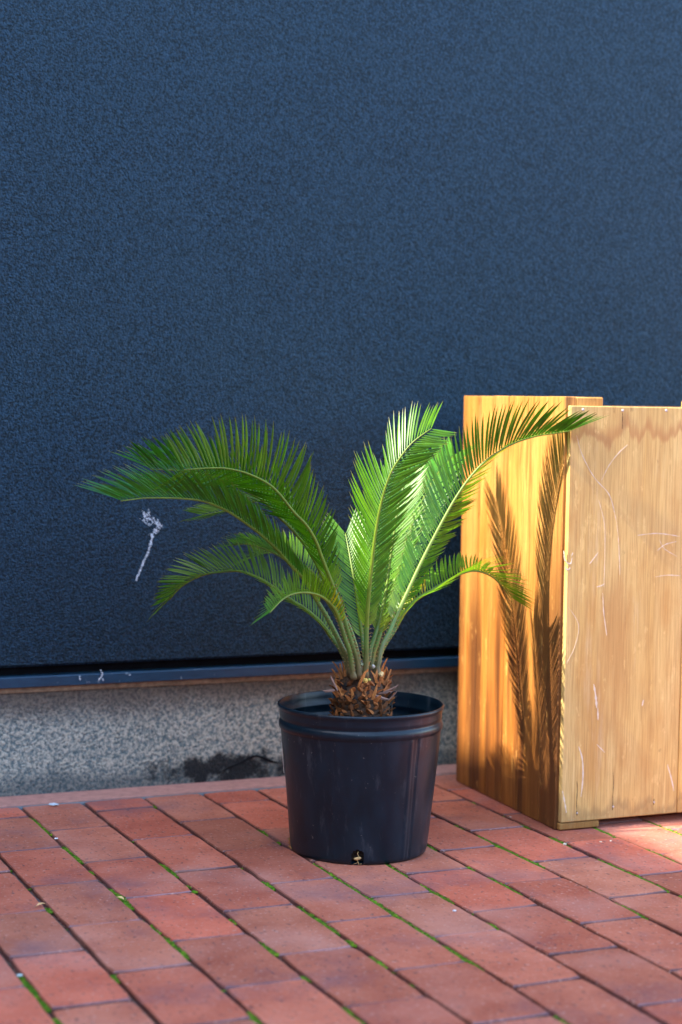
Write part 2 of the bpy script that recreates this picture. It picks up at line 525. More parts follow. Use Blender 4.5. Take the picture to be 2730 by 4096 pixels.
o = bm.build('brick_pavement', M_brick); o['kind'] = 'structure'

# mortar band between the last bricks and the wall
b = MB()
b.box((-2.6, 2.962, -.03), (3.6, 3.05, -.0005), (.46, .22, .17), .002)
b.box((-2.6, 2.9475, -.03), (3.6, 2.9615, -.0035), (.16, .19, .21), .001)
o = b.build('mortar_band', M_band); o['kind'] = 'structure'

# moss: tiny clumps in the joints
mo = MB(); rm = random.Random(11)
def moss_at(x, y, r, tone):
    mo.blob((x, y, -.0045 + r * .35), r, (tone * rm.uniform(.8, 1.25), tone * rm.uniform(.85, 1.2), tone), .3, .8)
def mval(x, y, s=0.0):
    return noise.noise(Vector((x * 9.1 + 5, y * 9.0 + 2, 1.7))) * .75 + noise.noise(Vector((x * 22, y * 22, 4.2))) * .55 + s
for i, x in enumerate(e2):
    if x < .3 or x > 1.9: continue
    y = 1.5
    while y < 2.93:
        boost = -.08
        if abs(x - 1.18) < .4 and 2.05 < y < 2.5: boost = .18
        if x > 1.2 and 2.3 < y < 2.6: boost = .22
        if y > 2.75: boost = -.25
        v = mval(x, y, boost)
        if v > .15:
            for _ in range(3 if v < .3 else 6):
                moss_at(x + rm.gauss(0, .0024), y + rm.uniform(-.002, .002), rm.uniform(.0013, .0030) * (1.0 if v < .3 else 1.25), rm.uniform(.6, 1.1))
        y += .0022
for (x0, x1, ys) in courses:
    if x0 < .3 or x1 > 1.9: continue
    for y in ys[1:]:
        if y < 1.5 or y > 2.75: continue
        x = x0
        base = -.12 + (.22 if (x0 > 1.15 and 2.2 < y < 2.5) else 0)
        while x < x1:
            v = mval(x * 1.7 + 3, y * 2 + 9, base)
            if v > .12:
                for _ in range(2): moss_at(x + rm.uniform(-.002, .002), y + rm.gauss(0, .0009), rm.uniform(.0008, .0018), rm.uniform(.7, 1.15))
            x += .0022
o = mo.build('moss', M_moss); o['kind'] = 'stuff'

# ------------------------------------------------------------------ wall
wall = empty('building_wall', (1.2, 3.03, 0), 'dark navy stucco building wall rising behind the potted palm and wooden box', 'wall')
b = MB(); b.box((-2.6, 3.016, .2225), (6.5, 3.30, 6.0), ch=.004); b.build('stucco_panel', M_stucco, wall)
b = MB(); b.box((-2.6, 3.040, .2065), (6.5, 3.295, .2225)); b.build('shadow_gap', M_dark, wall)
b = MB(); b.box((-2.6, 3.010, .1880), (6.5, 3.296, .2065), ch=.0015); b.build('metal_flashing', M_flash, wall)
b = MB(); b.box((-2.6, 3.024, .1770), (6.5, 3.297, .1878), ch=.002); b.build('mortar_bead', M_sand, wall)
b = MB(); b.box((-2.6, 3.028, -.05), (6.5, 3.299, .1768), ch=.002); b.build('concrete_plinth', M_plinth, wall)
# crack above the mould patch
pts = [(503, 1775), (530, 1762), (552, 1752), (572, 1741), (590, 1737), (604, 1741), (622, 1750), (640, 1752)]
b = MB(); b.tube([U(px, py, 3.0272) + Vector((0, 0, rnd.uniform(-.001, .001))) for px, py in pts], [.0005, .0012, .0016, .0024, .002, .0016, .0022, .001], 5)
b.build('crack', M_dark, wall)

def splash(pts, n, r, seed, name='white_splash', Y=3.0155, dens=1.0):
    q = random.Random(seed); b = MB()
    for (px, py, w_, cnt) in pts:
        for _ in range(cnt):
            c = U(px + q.gauss(0, w_), py + q.gauss(0, w_), Y)
            rr = r * q.uniform(.35, 1.2)
            k = 7; a0 = q.random() * 6
            vs = [(c.x + math.cos(a0 + a * 6.283 / k) * rr * q.uniform(.6, 1.2), Y - .0006 - q.random() * .0004, c.z + math.sin(a0 + a * 6.283 / k) * rr * q.uniform(.6, 1.3)) for a in range(k)]
            vs2 = [(v[0], Y + .002, v[2]) for v in vs]
            b.add(vs + vs2, [tuple(range(k))] + [(a, (a + 1) % k, k + (a + 1) % k, k + a) for a in range(k)])
    return b.build(name, M_white)
P = [(335, 1185, 3, 9), (345, 1192, 4, 14), (358, 1200, 4.5, 16), (366, 1208, 4, 16), (358, 1218, 3, 16), (350, 1228, 3, 10), (338, 1182, 5, 8), (333, 1195, 4, 8), (340, 1200, 5, 8)]
for i in range(26):
    t = i / 25; P.append((350 - 33 * t + 3 * math.sin(t * 5), 1232 + 100 * t, 1.1, 3))
P = [(a_, b_, c_ * 1.1, int(d_ * 1.8)) for a_, b_, c_, d_ in P]
tag(splash(P, 0, .0011, 5), 'white bird dropping splashed and dripping down the dark stucco wall', 'bird dropping')
P = [(232 + 4 * math.sin(i / 3), 1541 + i * 1.6, .5, 2) for i in range(14)] + [(237, 1562, 1.2, 6)]
tag(splash(P, 0, .0011, 6, Y=3.0095), 'thin curved white drip on the blue metal strip under the wall', 'bird dropping')
tag(splash([(184, 1560, 1.1, 9), (183, 1554, .8, 4)], 0, .0010, 8, Y=3.0095), 'small white speck on the blue metal strip left of the curved drip', 'bird dropping')
tag(splash([(298, 1550, 1.0, 5)], 0, .0009, 9, Y=3.0095), 'faint white speck on the blue metal strip right of the curved drip', 'bird dropping')

# unseen blocks added left of the view, shaped to shade paving and wall
b = MB(); b.box((-3.4, 2.70, -.05), (-2.65, 3.3, 7.5), ch=.01)
tag(b.build('side_shade_block', M_added_block), 'tall grey block added out of view on the left to shade the stucco', 'wall')
b = MB(); b.box((-3.4, -6.0, -.05), (-2.75, 2.695, 4.02), ch=.01); b.box((-3.43, -6.0, 4.022), (-2.72, 2.695, 4.08), ch=.01)
tag(b.build('long_shade_block', M_added_block), 'long grey coped block added out of view on the left to shade the paving', 'wall')

b = MB(); b.box((-9, -9.0, -.05), (14, -8.0, 3.3), ch=.01)  # added unseen block, dims the sky light low on the stucco
tag(b.build('back_sky_block', M_added_block), 'grey block added behind the viewer to cut off the low sky', 'added block')

# ------------------------------------------------------------------ wooden box
BX, BY = 1.4722, 2.4956
box = empty('wooden_box', (1.75, 2.69, 0), 'tall weathered wooden plank box standing against the dark wall beside the potted palm', 'wooden box')
YB = 2.8856; ZT = .6968
# side boards: seams in y
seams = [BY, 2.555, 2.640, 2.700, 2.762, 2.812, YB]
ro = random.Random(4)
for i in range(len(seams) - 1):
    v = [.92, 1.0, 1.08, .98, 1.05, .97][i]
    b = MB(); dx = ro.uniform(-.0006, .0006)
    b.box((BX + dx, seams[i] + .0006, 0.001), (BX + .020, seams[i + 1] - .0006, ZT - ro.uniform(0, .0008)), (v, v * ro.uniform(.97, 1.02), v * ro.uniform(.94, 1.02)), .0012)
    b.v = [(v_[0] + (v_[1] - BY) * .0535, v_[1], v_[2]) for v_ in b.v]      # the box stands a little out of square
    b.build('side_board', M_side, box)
# corner post + foot
FY = BY - .0105
b = MB(); b.box((BX + .0203, BY + .0004, .013), (1.543, BY + .030, ZT - .0004), (.80, .62, .45), .002); post = b.build('corner_post', M_front, box)
b = MB(); b.box((BX + .0025, FY + .0012, .0015), (1.5490, BY - .0004, .0125), (.62, .50, .36), .0015)
b.build('foot', M_front, box)
xs = [1.4762, 1.6975, 1.85, 2.02, 2.16]
for i in range(4):
    b = MB(); top = .6822 if i == 0 else .6600
    b.box((xs[i] + .0004, FY, .0135 if i else .0138), (xs[i + 1] - .0005, BY - .0004, top), (1.0, 1.0, 1.0) if i == 0 else (1.02, .98, .9), .0012)
    b.build('front_board', M_front, box)
b = MB(); b.box((1.6980, FY, .6620), (2.16, BY - .0004, .6822), (1.0, .97, .9), .0012); b.build('top_rail', M_front, box)
b = MB(); b.box((1.7035, BY, .60), (1.76, BY + .025, .6970), (1.0, .85, .7), .006); b.build('corner_post', M_front, box)
b = MB(); b.box((2.1602, FY, .001), (2.18, YB, ZT), (.95, .95, .95), .0012); b.build('side_board', M_side, box)
b = MB(); b.box((BX + .045, YB - .020, .013), (2.160, YB - .001, .6822), (.9, .9, .9), .0012); b.build('back_board', M_side, box)
b = MB(); b.box((BX + .045, BY + .031, .05), (2.159, YB - .021, .06), (.6, .5, .45)); b.build('floor_board', M_front, box)
# nails
def nail(px, py, r=.0024, Y=FY):
    c = U(px, py, Y); b = MB()
    n = 12
    prof = [(r, 0), (r * .9, -.0007), (r * .45, -.0011)]
    vs = []; fs = []
    for (rr, dy) in prof:
        for k in range(n): vs.append((c.x + rr * math.cos(k * 6.2832 / n), Y + dy - .0002, c.z + rr * math.sin(k * 6.2832 / n)))
    for i in range(2):
        for k in range(n): fs.append((i * n + k, i * n + (k + 1) % n, (i + 1) * n + (k + 1) % n, (i + 1) * n + k))
    fs.append(tuple(2 * n + k for k in range(n)))
    b.add(vs, fs); return b.build('nail', M_nail, box, True)
for q in [(1431, 943), (1531, 943), (1340, 941)]: nail(*q)
for q in [(1326, 1868), (1409, 1853), (1503, 1843)]: nail(*q, r=.0016)
# weather cracks at the nails (dark splits in the boards)
def ribbon(nm, pts, wd, Y, lift=.0003, seed=0):
    mb = MB()
    q = random.Random(seed); P_ = [U(px, py, Y) for px, py in pts]
    # smooth
    C = []
    for i in range(len(P_) - 1):
        p0 = P_[max(i - 1, 0)]; p1 = P_[i]; p2 = P_[i + 1]; p3 = P_[min(i + 2, len(P_) - 1)]
        for k in range(6):
            t = k / 6
            C.append(.5 * ((2 * p1) + (p2 - p0) * t + (2 * p0 - 5 * p1 + 4 * p2 - p3) * t * t + (3 * p1 - p0 - 3 * p2 + p3) * t ** 3))
    C.append(P_[-1])
    n = len(C); vs = []; fs = []
    for i, c in enumerate(C):
        t = (C[min(i + 1, n - 1)] - C[max(i - 1, 0)]).normalized(); s_ = Vector((-t.z, 0, t.x))
        ww = wd * .8 * (math.sin(math.pi * min(1, max(0, (i + .3) / n))) ** .5) * q.uniform(.35, 1.25)
        a = c + s_ * ww; b_ = c - s_ * ww
        vs += [(a.x, Y - lift, a.z), (b_.x, Y - lift, b_.z), (a.x, Y + .001, a.z), (b_.x, Y + .001, b_.z)]
    for i in range(n - 1):
        o_ = i * 4; fs += [(o_, o_ + 1, o_ + 5, o_ + 4), (o_, o_ + 4, o_ + 6, o_ + 2), (o_ + 1, o_ + 3, o_ + 7, o_ + 5)]
    mb.add(vs, fs); return mb.build(nm, M_dark if nm == 'split' else M_chalk, box)
ribbon('split', [(1431, 948), (1431, 962), (1430, 985)], .0005, FY, seed=1)
ribbon('split', [(1326, 1866), (1325, 1845), (1327, 1815), (1326, 1795)], .0005, FY, seed=2)
ribbon('split', [(1409, 1856), (1408, 1835), (1410, 1800), (1409, 1775)], .0004, FY, seed=3)
ribbon('split', [(1326, 1874), (1325, 1864)], .0013, FY, .0004, seed=4)
ribbon('split', [(1407, 1862), (1408, 1850)], .0011, FY, .0004, seed=4)
ribbon('split', [(1502, 1850), (1503, 1836)], .0013, FY, .0002, seed=4)
def wpt(X, Y_): return ((1750 + X * .8072) / 1.7411, (1500 + Y_ * .8072) / 1.7411)
for sd, (pp, wd) in enumerate([
    ([(690, 300), (720, 400), (780, 510), (850, 590), (880, 690), (895, 780)], .0008),
    ([(945, 345), (900, 385), (850, 450), (815, 520)], .0008),
    ([(895, 780), (900, 860), (905, 990)], .0006),
    ([(800, 620), (828, 740), (830, 900), (825, 1050)], .0006),
    ([(797, 880), (775, 910), (755, 935)], .0011), ([(790, 1050), (810, 1045), (830, 1035)], .0012),
    ([(820, 1080), (825, 1180), (840, 1290)], .0010),
    ([(990, 795), (1090, 785), (1205, 800)], .0009), ([(1100, 815), (1125, 860), (1190, 900)], .0007), ([(1090, 870), (1130, 840), (1185, 825)], .0009),
    ([(1080, 1000), (1140, 992), (1205, 995)], .0007),
    ([(775, 1530), (785, 1590), (790, 1650)], .0028), ([(795, 1650), (797, 1710)], .0016),
    ([(700, 1840), (718, 1900), (722, 1990), (712, 2090)], .0016),
    ([(790, 1830), (830, 1870)], .0008), ([(1140, 1930), (1160, 2000), (1172, 2060)], .0013),
    ([(1015, 1640), (1022, 1610)], .0012), ([(650, 1150), (700, 1240), (680, 1350), (640, 1430)], .0005),
    ([(628, 870), (635, 920), (660, 935), (668, 905)], .0014), ([(632, 950), (645, 965), (660, 955)], .0018),
    ([(620, 2060), (632, 2120), (640, 2170)], .0016), ([(664, 900), (672, 880)], .0010)]):
    ribbon('scratch', [wpt(*p) for p in pp], wd, FY, .0002, seed=sd + 20)

# ------------------------------------------------------------------ pot
PX, PY = 1.1257, 2.4945
pot = empty('plant_pot', (PX, PY, 0), 'black ribbed plastic nursery pot standing on the brick paving, holding the palm', 'pot')
H = .2255; RB = .1043; RTP = .1262
def prof():
    o_ = [(0.0, .004), (RB * .9, .004), (RB * .93, .0015)]
    o_ += [(RB - .004, .0005), (RB - .0012, .0028), (RB, .0065)]
    zt = .186
    for z in [.0085, .0105, .0125, .0145, .0165, .0185, .0205, .0225, .0245, .0265, .030] + [.030 + (zt - .030) * k / 22 for k in range(1, 23)]:
        o_.append((RB + (.1218 - RB) * (z - .0065) / (zt - .0065), z))
    o_ += [(.1222, .188), (.1242, .1895), (.1252, .193), (.1250, .197), (.1236, .2005), (.1226, .2015), (.1226, .2045), (.1238, .2060), (.1240, .2100), (.1243, .2160), (.1252, .2190), (.1268, .2205), (.1272, .2232), (.1262, .2252), (.1246, .2255), (.1236, .2240), (.1226, .2150), (.1218, .2060), (.1206, .2045), (.1206, .2015), (.1222, .1985), (.1228, .193), (.1218, .1880), (.1196, .1860), (.118, .160), (.114, .14)]
    return o_
PR = prof(); NS = 288
az0 = math.atan2(-PY, -PX)           # towards the camera
def rib(a, z, r):
    if z < .006 or z > .1865: return 0
    d = 0
    for ac, wd, amp in ((az0 + R(39), .018, .0016), (az0 + R(45.5), .013, -.0020), (az0 - R(24), .010, -.0007), (az0 - R(21), .010, .0006)):
        t = (a - ac + math.pi) % (2 * math.pi) - math.pi
        d += amp * math.exp(-(t / wd) ** 2)
    for k in range(5):
        ac = az0 + R(90 + k * 40); t = (a - ac + math.pi) % (2 * math.pi) - math.pi
        d += .0012 * math.exp(-(t / .02) ** 2)
    return d
b = MB(); vs = []; fs = []
for (r, z) in PR:
    for k in range(NS):
        a = 2 * math.pi * k / NS
        rr = r + rib(a, z, r) + .0010 * math.sin(2 * a + .6) * (z / H) + .0004 * math.sin(5 * a + z * 30)
        vs.append((PX + rr * math.cos(a), PY + rr * math.sin(a), z))
HA = az0 - R(.5)
def in_hole(i, k):
    if i < 3: return False
    a = 2 * math.pi * (k + .5) / NS; t = (a - HA + math.pi) % (2 * math.pi) - math.pi
    z = (PR[i][1] + PR[i + 1][1]) / 2; x = t * RB
    if z < .014: return abs(x) < .0098 and z > -.001
    return (x * x + (z - .014) ** 2) < .0098 ** 2
# finer rows near the hole are already ~7 mm tall: refine by inserting rows
for i in range(len(PR) - 1):
    for k in range(NS):
        if PR[i + 1][1] < .03 and in_hole(i, k): continue
        fs.append((i * NS + k, i * NS + (k + 1) % NS, (i + 1) * NS + (k + 1) % NS, (i + 1) * NS + k))
b.add(vs, fs); b.build('shell', M_pot, pot, True)
# soil inside and root visible in the drain hole
b = MB(); vs = []; fs = []; nr = 8
for j in range(nr + 1):
    for k in range(40):
        r = .1155 * j / nr; a = k * 2 * math.pi / 40
        vs.append((PX + r * math.cos(a), PY + r * math.sin(a), .160 + rnd.uniform(-.002, .003)))
for j in range(nr):
    for k in range(40): fs.append((j * 40 + k, (j + 1) * 40 + k, (j + 1) * 40 + (k + 1) % 40, j * 40 + (k + 1) % 40))
for zi, (z, rr) in enumerate(((.006, .097), (.12, .107))):
    for k in range(40): a = k * 2 * math.pi / 40; vs.append((PX + rr * math.cos(a), PY + rr * math.sin(a), z))
o1 = (nr + 1) * 40
for k in range(40):
    fs.append((o1 + k, o1 + (k + 1) % 40, o1 + 40 + (k + 1) % 40, o1 + 40 + k))
    fs.append((o1 + 40 + k, o1 + 40 + (k + 1) % 40, nr * 40 + (k + 1) % 40, nr * 40 + k))
b.add(vs, fs); b.build('soil', M_soil, pot)
rt = Vector((math.cos(HA), math.sin(HA), 0)); sd = Vector((-rt.y, rt.x, 0)); hc = Vector((PX, PY, 0)) + rt * (RB - .004)
b = MB()
b.tube([hc + sd * x + Vector((0, 0, .0105 + .0008 * math.sin(x * 400))) + rt * .002 for x in (-.006, -.0045, -.002, .001, .0035, .005)], [.0006, .0018, .0023, .0024, .0019, .0006], 8, (.62, .40, .17))
b.tube([hc + sd * .0005 + Vector((0, 0, z)) + rt * (.003 if z < .01 else .004) + sd * (.001 * math.sin(z * 600)) for z in (.001, .004, .007, .010, .014, .018, .021)], .00055, 5, (.55, .36, .14))
b.tube([hc + sd * (-.006 + q * .003) + Vector((0, 0, .002 + .0012 * (q % 3))) + rt * .003 for q in range(5)], .0005, 5, (.35, .2, .08))
b.build('root', M_trunk, pot, True)
b = MB()
a0 = az0 - R(80)
vs = []; fs = []
for i in range(2):
    for k in range(6):
        a = a0 - R(6) * k / 5 * 1.6; z = .118 + .046 * i; r = RB + (.1218 - RB) * (z / .186) + .0010
        vs.append((PX + r * math.cos(a), PY + r * math.sin(a), z))
for k in range(5): fs.append((k, k + 1, 7 + k, 6 + k))
b.add(vs, fs); st = b.build('sticker', M_paper, pot)
# leaf litter caught at the pot's left foot
b = MB(); q = random.Random(2)
for _ in range(12):
    c = G(668 + q.uniform(-3, 3), 1948 + q.uniform(-12, 4)); c.z = q.uniform(.001, .014)
    d = Vector((q.uniform(-1, 1), q.uniform(-1, 1), q.uniform(0, .8))).normalized() * q.uniform(.003, .007)
    b.tube([c - d, c, c + d], [.0003, .0012, .0003], 4, (.40 * q.uniform(.5, 1.3), .20 * q.uniform(.6, 1.2), .06))
tag(b.build('leaf_litter', M_trunk), 'dry brown leaf scraps gathered at the left foot of the black pot', 'leaf litter')

# ------------------------------------------------------------------ cycad
CXc, CYc = 1.128, 2.495
palm = empty('sago_palm', (CXc, CYc, .155), 'young sago palm with stiff arching green fronds growing in the black pot', 'palm')
def crad(z):     # trunk radius by height
    t = (z - .15) / .13
    return .052 * (1 - .12 * t) if t < .55 else .0486 * (1 - ((t - .55) / .45) ** 2 * .58)
b = MB(); vs = []; fs = []; nz = 22; nk = 40
for j in range(nz + 1):
    z = .15 + .125 * j / nz
    for k in range(nk):
        a = 2 * math.pi * k / nk; r = crad(z) * (.86 + .10 * noise.noise(Vector((math.cos(a) * 5, math.sin(a) * 5, z * 130))))
        vs.append((CXc + r * math.cos(a), CYc + r * math.sin(a), z))
for j in range(nz):
    for k in range(nk): fs.append((j * nk + k, j * nk + (k + 1) % nk, (j + 1) * nk + (k + 1) % nk, (j + 1) * nk + k))
fs.append(tuple(nz * nk + k for k in range(nk)))
b.add(vs, fs, (.07, .035, .018))
# overlapping armour of old leaf bases
q = random.Random(9)
def leafbase(mb, a, z, ln, wd, out, upv, col, twist=0.0, tipcol=None, curve=.3):
    r = crad(z) * .88
    er = Vector((math.cos(a), math.sin(a), 0)); et = Vector((-er.y, er.x, 0))
    p = Vector((CXc, CYc, z)) + er * r
    d = (er * out + Vector((0, 0, 1)) * upv + et * twist).normalized()
    vs = []; fs = []; n = 6
    for i in range(n + 1):
        t = i / n; wv = wd * (1 - t) ** .7 * (1 + .5 * math.sin(t * 3)) + .0006
        c = p + d * ln * t + er * (curve * ln * t * t * (-1 if upv > .8 else .5)) + Vector((0, 0, -.1 * ln * t * t))
        nrm = (er - d * er.dot(d)); nrm = nrm.normalized() if nrm.length > .01 else Vector((0, 0, 1))
        vs += [c - et * wv - nrm * .001, c + nrm * (.0022 * (1 - t) + .0008), c + et * wv - nrm * .001, c - nrm * .0025 * (1 - t)]
    for i in range(n):
        o_ = i * 4
        for e in range(4): fs.append((o_ + e, o_ + (e + 1) % 4, o_ + 4 + (e + 1) % 4, o_ + 4 + e))
    fs.append((n * 4, n * 4 + 1, n * 4 + 2, n * 4 + 3))
    mb.add(vs, fs, col)
for row in range(16):
    z = .156 + row * .0066
    for k in range(24):
        a = 2 * math.pi * (k + .5 * (row % 2)) / 24 + q.uniform(-.2, .2)
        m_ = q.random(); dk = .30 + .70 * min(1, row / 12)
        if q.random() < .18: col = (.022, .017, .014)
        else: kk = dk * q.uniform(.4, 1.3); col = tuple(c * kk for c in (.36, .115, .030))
        leafbase(b, a, z + q.uniform(-.003, .003), q.uniform(.006, .017) * (1 if row > 8 else .8), q.uniform(.002, .0048), q.uniform(.1, .9), q.uniform(.5, 1.1), col, q.uniform(-.7, .7), curve=q.uniform(-.3, .8))
trunk = b.build('trunk', M_trunk, palm)
def sub(mb, name, mat, par, smooth=False):
    ob = mb.build(name, mat, None, smooth); ob.parent = par
    ob.matrix_parent_inverse = par_inv(par); return ob
def par_inv(par):
    # parts keep identity local offset from the empty, so world(par)=identity
    return Matrix.Identity(4)
q = random.Random(21)
stubs = []
for k in range(46):
    a = 2 * math.pi * k / 46 + q.uniform(-.15, .15)
    z = q.uniform(.236, .268); ln = q.uniform(.012, .034)
    stubs.append((a, z, ln, q.uniform(.0016, .0032), q.uniform(.0, .55), q.uniform(.8, 1.3)))
for (a, z, ln, wd, out, upv) in stubs:
    s_ = MB(); kk = q.uniform(.45, 1.25); col = tuple(c * kk for c in (.52, .19, .050))
    leafbase(s_, a, z, ln, wd, out, upv, col, q.uniform(-.5, .5), curve=q.uniform(-.3, .5))
    sub(s_, 'dried_stub', M_trunk, trunk)
# felty curled scales sticking out sideways
for (px, py, dx, dy, ln, wd) in [(760, 1587, -1, .1, .011, .004), (880, 1592, 1, -.05, .014, .004), (866, 1600, .9, .3, .018, .005), (895, 1585, .9, -.4, .014, .003), (900, 1602, .7, -.7, .012, .002), (770, 1575, -.5, -1, .014, .003)]:
    s_ = MB(); c = U(px, py, 2.455); d = RT * dx - UP * dy; d.normalize()
    s_.tube([c - d * ln * .6, c, c + d * ln * .7, c + d * ln * 1.1 + UP * .002], [wd * .4, wd * .55, wd * .5, wd * .1], 6, (.26, .15, .11))
    sub(s_, 'dried_stub', M_trunk, trunk)
s_ = MB(); s_.blob(U(840, 1563, 2.448), .0042, (.75, .46, .10), .15); s_.blob(U(849, 1562, 2.449), .0026, (.55, .50, .12)); s_.blob(U(876, 1549, 2.452), .004, (.72, .52, .22), .4)
s_.blob(U(832, 1527, 2.47), .0034, (.40, .45, .25), .3); s_.blob(U(858, 1530, 2.47), .003, (.62, .55, .45), .4)
sub(s_, 'cut_stalk', M_trunk, trunk)

def cr(P_, t):
    n = len(P_) - 1; x = min(max(t, 0), .99999) * n; i = int(x); u = x - i
    p0 = P_[max(i - 1, 0)]; p1 = P_[i]; p2 = P_[i + 1]; p3 = P_[min(i + 2, n)]
    return .5 * ((2 * p1) + (p2 - p0) * u + (2 * p0 - 5 * p1 + 4 * p2 - p3) * u * u + (3 * p1 - p0 - 3 * p2 + p3) * u ** 3)
def lerpk(ks, t):
    if not hasattr(ks, '__len__'): return ks
    n = len(ks) - 1; x = min(max(t, 0), .99999) * n; i = int(x); return ks[i] + (ks[i + 1] - ks[i]) * (x - i)

def frond(pts, S0, Nup, roll, keel, ln, start=.25, seed=0, hue=(.060, .150, .016), hue2=None, ang=(62, 52, 32), rad=.0042, yellow=0.0, sc=1.0, droop=0.0, lenB=1.0, curl=.12, baseyel=0.0, modA=None, modB=None):
    """pts: (px,py,Y) base to tip. S0: side vector (front side). Nup: adaxial hint. roll, keel in deg (lists over t)"""
    q = random.Random(seed)
    P_ = [U(*p) for p in pts]
    # even arc length table
    fine = [cr(P_, i / 300) for i in range(301)]
    ac = [0]
    for i in range(300): ac.append(ac[-1] + (fine[i + 1] - fine[i]).length)
    Ltot = ac[-1]
    def at(s):
        import bisect
        d = s * Ltot; i = min(max(bisect.bisect(ac, d) - 1, 0), 299); u = (d - ac[i]) / max(1e-9, ac[i + 1] - ac[i])
        p = fine[i].lerp(fine[i + 1], u); j0 = max(i - 3, 0); j1 = min(i + 4, 300)
        return p, (fine[j1] - fine[j0]).normalized()
    S0 = Vector(S0).normalized(); Nup = Vector(Nup)
    def frame(s):
        p, T = at(s)
        S_ = (S0 - T * S0.dot(T)).normalized(); N = S_.cross(T)
        # hint for which side is adaxial
        if N.dot(Nup) < 0: N = -N
        r_ = R(lerpk(roll, s)); S2 = S_ * math.cos(r_) - N * math.sin(r_); N2 = N * math.cos(r_) + S_ * math.sin(r_)
        return p, T, S2, N2
    # fix adaxial sign by the middle of the frond, then keep it continuous
    p, T = at(.35); S_ = (S0 - T * S0.dot(T)).normalized(); N = S_.cross(T); sg = 1 if N.dot(Nup) > 0 else -1
    def frame(s):
        p, T = at(s)
        S_ = (S0 - T * S0.dot(T)).normalized(); N = S_.cross(T) * sg
        r_ = R(lerpk(roll, s)); return p, T, S_ * math.cos(r_) - N * math.sin(r_), N * math.cos(r_) + S_ * math.sin(r_)
    rc = MB(); pts_ = []; rr = []
    for i in range(61):
        s = i / 60; pts_.append(at(s)[0]); rr.append(rad * (1.15 - .95 * s ** .8) * (1.25 if s < .03 else 1))
    g_ = (.10, .18, .015)
    rc.tube(pts_, rr, 8, g_)
    nf = len(rc.c)
    for f_i in range(nf - 2):
        s = (f_i // 8) / 60
        if s < .12:
            k = 1 - s / .12; rc.c[f_i] = tuple(a_ * (1 - k) + b_ * k for a_, b_ in zip((.12, .19, .04), (.16, .10, .04)))
        elif s < start: rc.c[f_i] = (.11, .20, .035)
        else: rc.c[f_i] = (.13, .20, .012)
    # thorns on the bare stalk
    s = .05
    while s < start + .02:
        p, T, S2, N2 = frame(s)
        for sg2 in (1, -1):
            c = p + S2 * sg2 * rad * .9; d = (S2 * sg2 + T * .35 + N2 * .2).normalized()
            rc.tube([c, c + d * .0022, c + d * .0042], [.0009, .0006, .00015], 4, (.42, .24, .08))
        s += .0062 / Ltot * q.uniform(.8, 1.3)
    fr = rc.build('frond', M_rachis, palm, True)
    lf = MB()
    n = int(Ltot * (1 - start) / .0050)
    for i in range(n):
        u = i / (n - 1); s = start + (1 - start) * u
        # length profile
        lp = min(1, (.28 + 1.5 * u) if u < .48 else 1) * (1 if u < .7 else 1 - .30 * ((u - .7) / .3) ** 1.5)
        for sd_ in (1, -1):
            sj = min(1, s + q.uniform(-.0012, .0012))
            p, T, S2, N2 = frame(sj)
            al = R(lerpk(ang, u) + q.uniform(-2.5, 2.5)); ke = R(lerpk(keel, u) + q.uniform(-3, 3))
            side = (S2 * sd_ * math.cos(ke) + N2 * math.sin(ke))
            d = (T * math.cos(al) + side * math.sin(al)).normalized()
            L = ln * lp * q.uniform(.93, 1.05) * (lenB if sd_ < 0 else 1)
            if q.random() < .02: L *= q.uniform(.5, .8)
            md = modA if sd_ > 0 else modB
            if md: L *= md(u)
            wN = (N2 * math.cos(ke) - S2 * sd_ * math.sin(ke)); wN = (wN - d * wN.dot(d)).normalized()
            W = d.cross(wN).normalized()
            w0 = .00188 * sc * q.uniform(.9, 1.08) * (.7 + .3 * lp)
            v = q.uniform(.78, 1.18); yl = q.random() * .35 + yellow
            base = Vector(hue) * (1 - yl) + Vector((.19, .25, .02)) * yl
            if hue2: base = base.lerp(Vector(hue2), max(0, u - .4) / .6)
            if u < .10: base = base.lerp(Vector((.42, .40, .14)), (.10 - u) / .10 * .7)
            if baseyel > 0 and u < .3 and q.random() < baseyel: base = Vector((.50, .30, .03)) * q.uniform(.7, 1.1)
            base = base * v * Vector((.76, 1.12, .42))
            nseg = 7; vs = []; cols = []
            cc = curl * q.uniform(.6, 1.4); bend = q.uniform(-.03, .03)
            st0 = p + side * rad * .5
            for j in range(nseg + 1):
                t = j / nseg
                wv = w0 * (.55 + .45 * min(1, t * 4)) * (1 if t < .55 else max(.04, 1 - ((t - .55) / .45) ** 2.0))
                c = st0 + d * L * t + T * (cc * L * t * t) - N2 * (droop * L * t * t) + W * (bend * L * t * t)
                vs += [c - W * wv + wN * .0005 * (1 - t), c - wN * .00025, c + W * wv + wN * .0005 * (1 - t)]
                tipb = 1 if t > .97 else 0
                cb = base.lerp(Vector((.22, .14, .05)), tipb * (.8 if q.random() < .8 else .3))
                cols.append(tuple(cb))
            fs = []; cl = []
            o_ = len(lf.v); lf.v += [tuple(x) for x in vs]
            for j in range(nseg):
                a_ = j * 3
                for (f0, f1) in ((0, 1), (1, 2)):
                    lf.f.append([o_ + a_ + f0, o_ + a_ + f1, o_ + a_ + 3 + f1, o_ + a_ + 3 + f0])
                    lf.c.append([cols[j], cols[j], cols[j + 1], cols[j + 1]]); lf.m.append(0)
    l_ = lf.build('leaflets', M_leaf, None, True)
    l_.parent = fr
    return fr

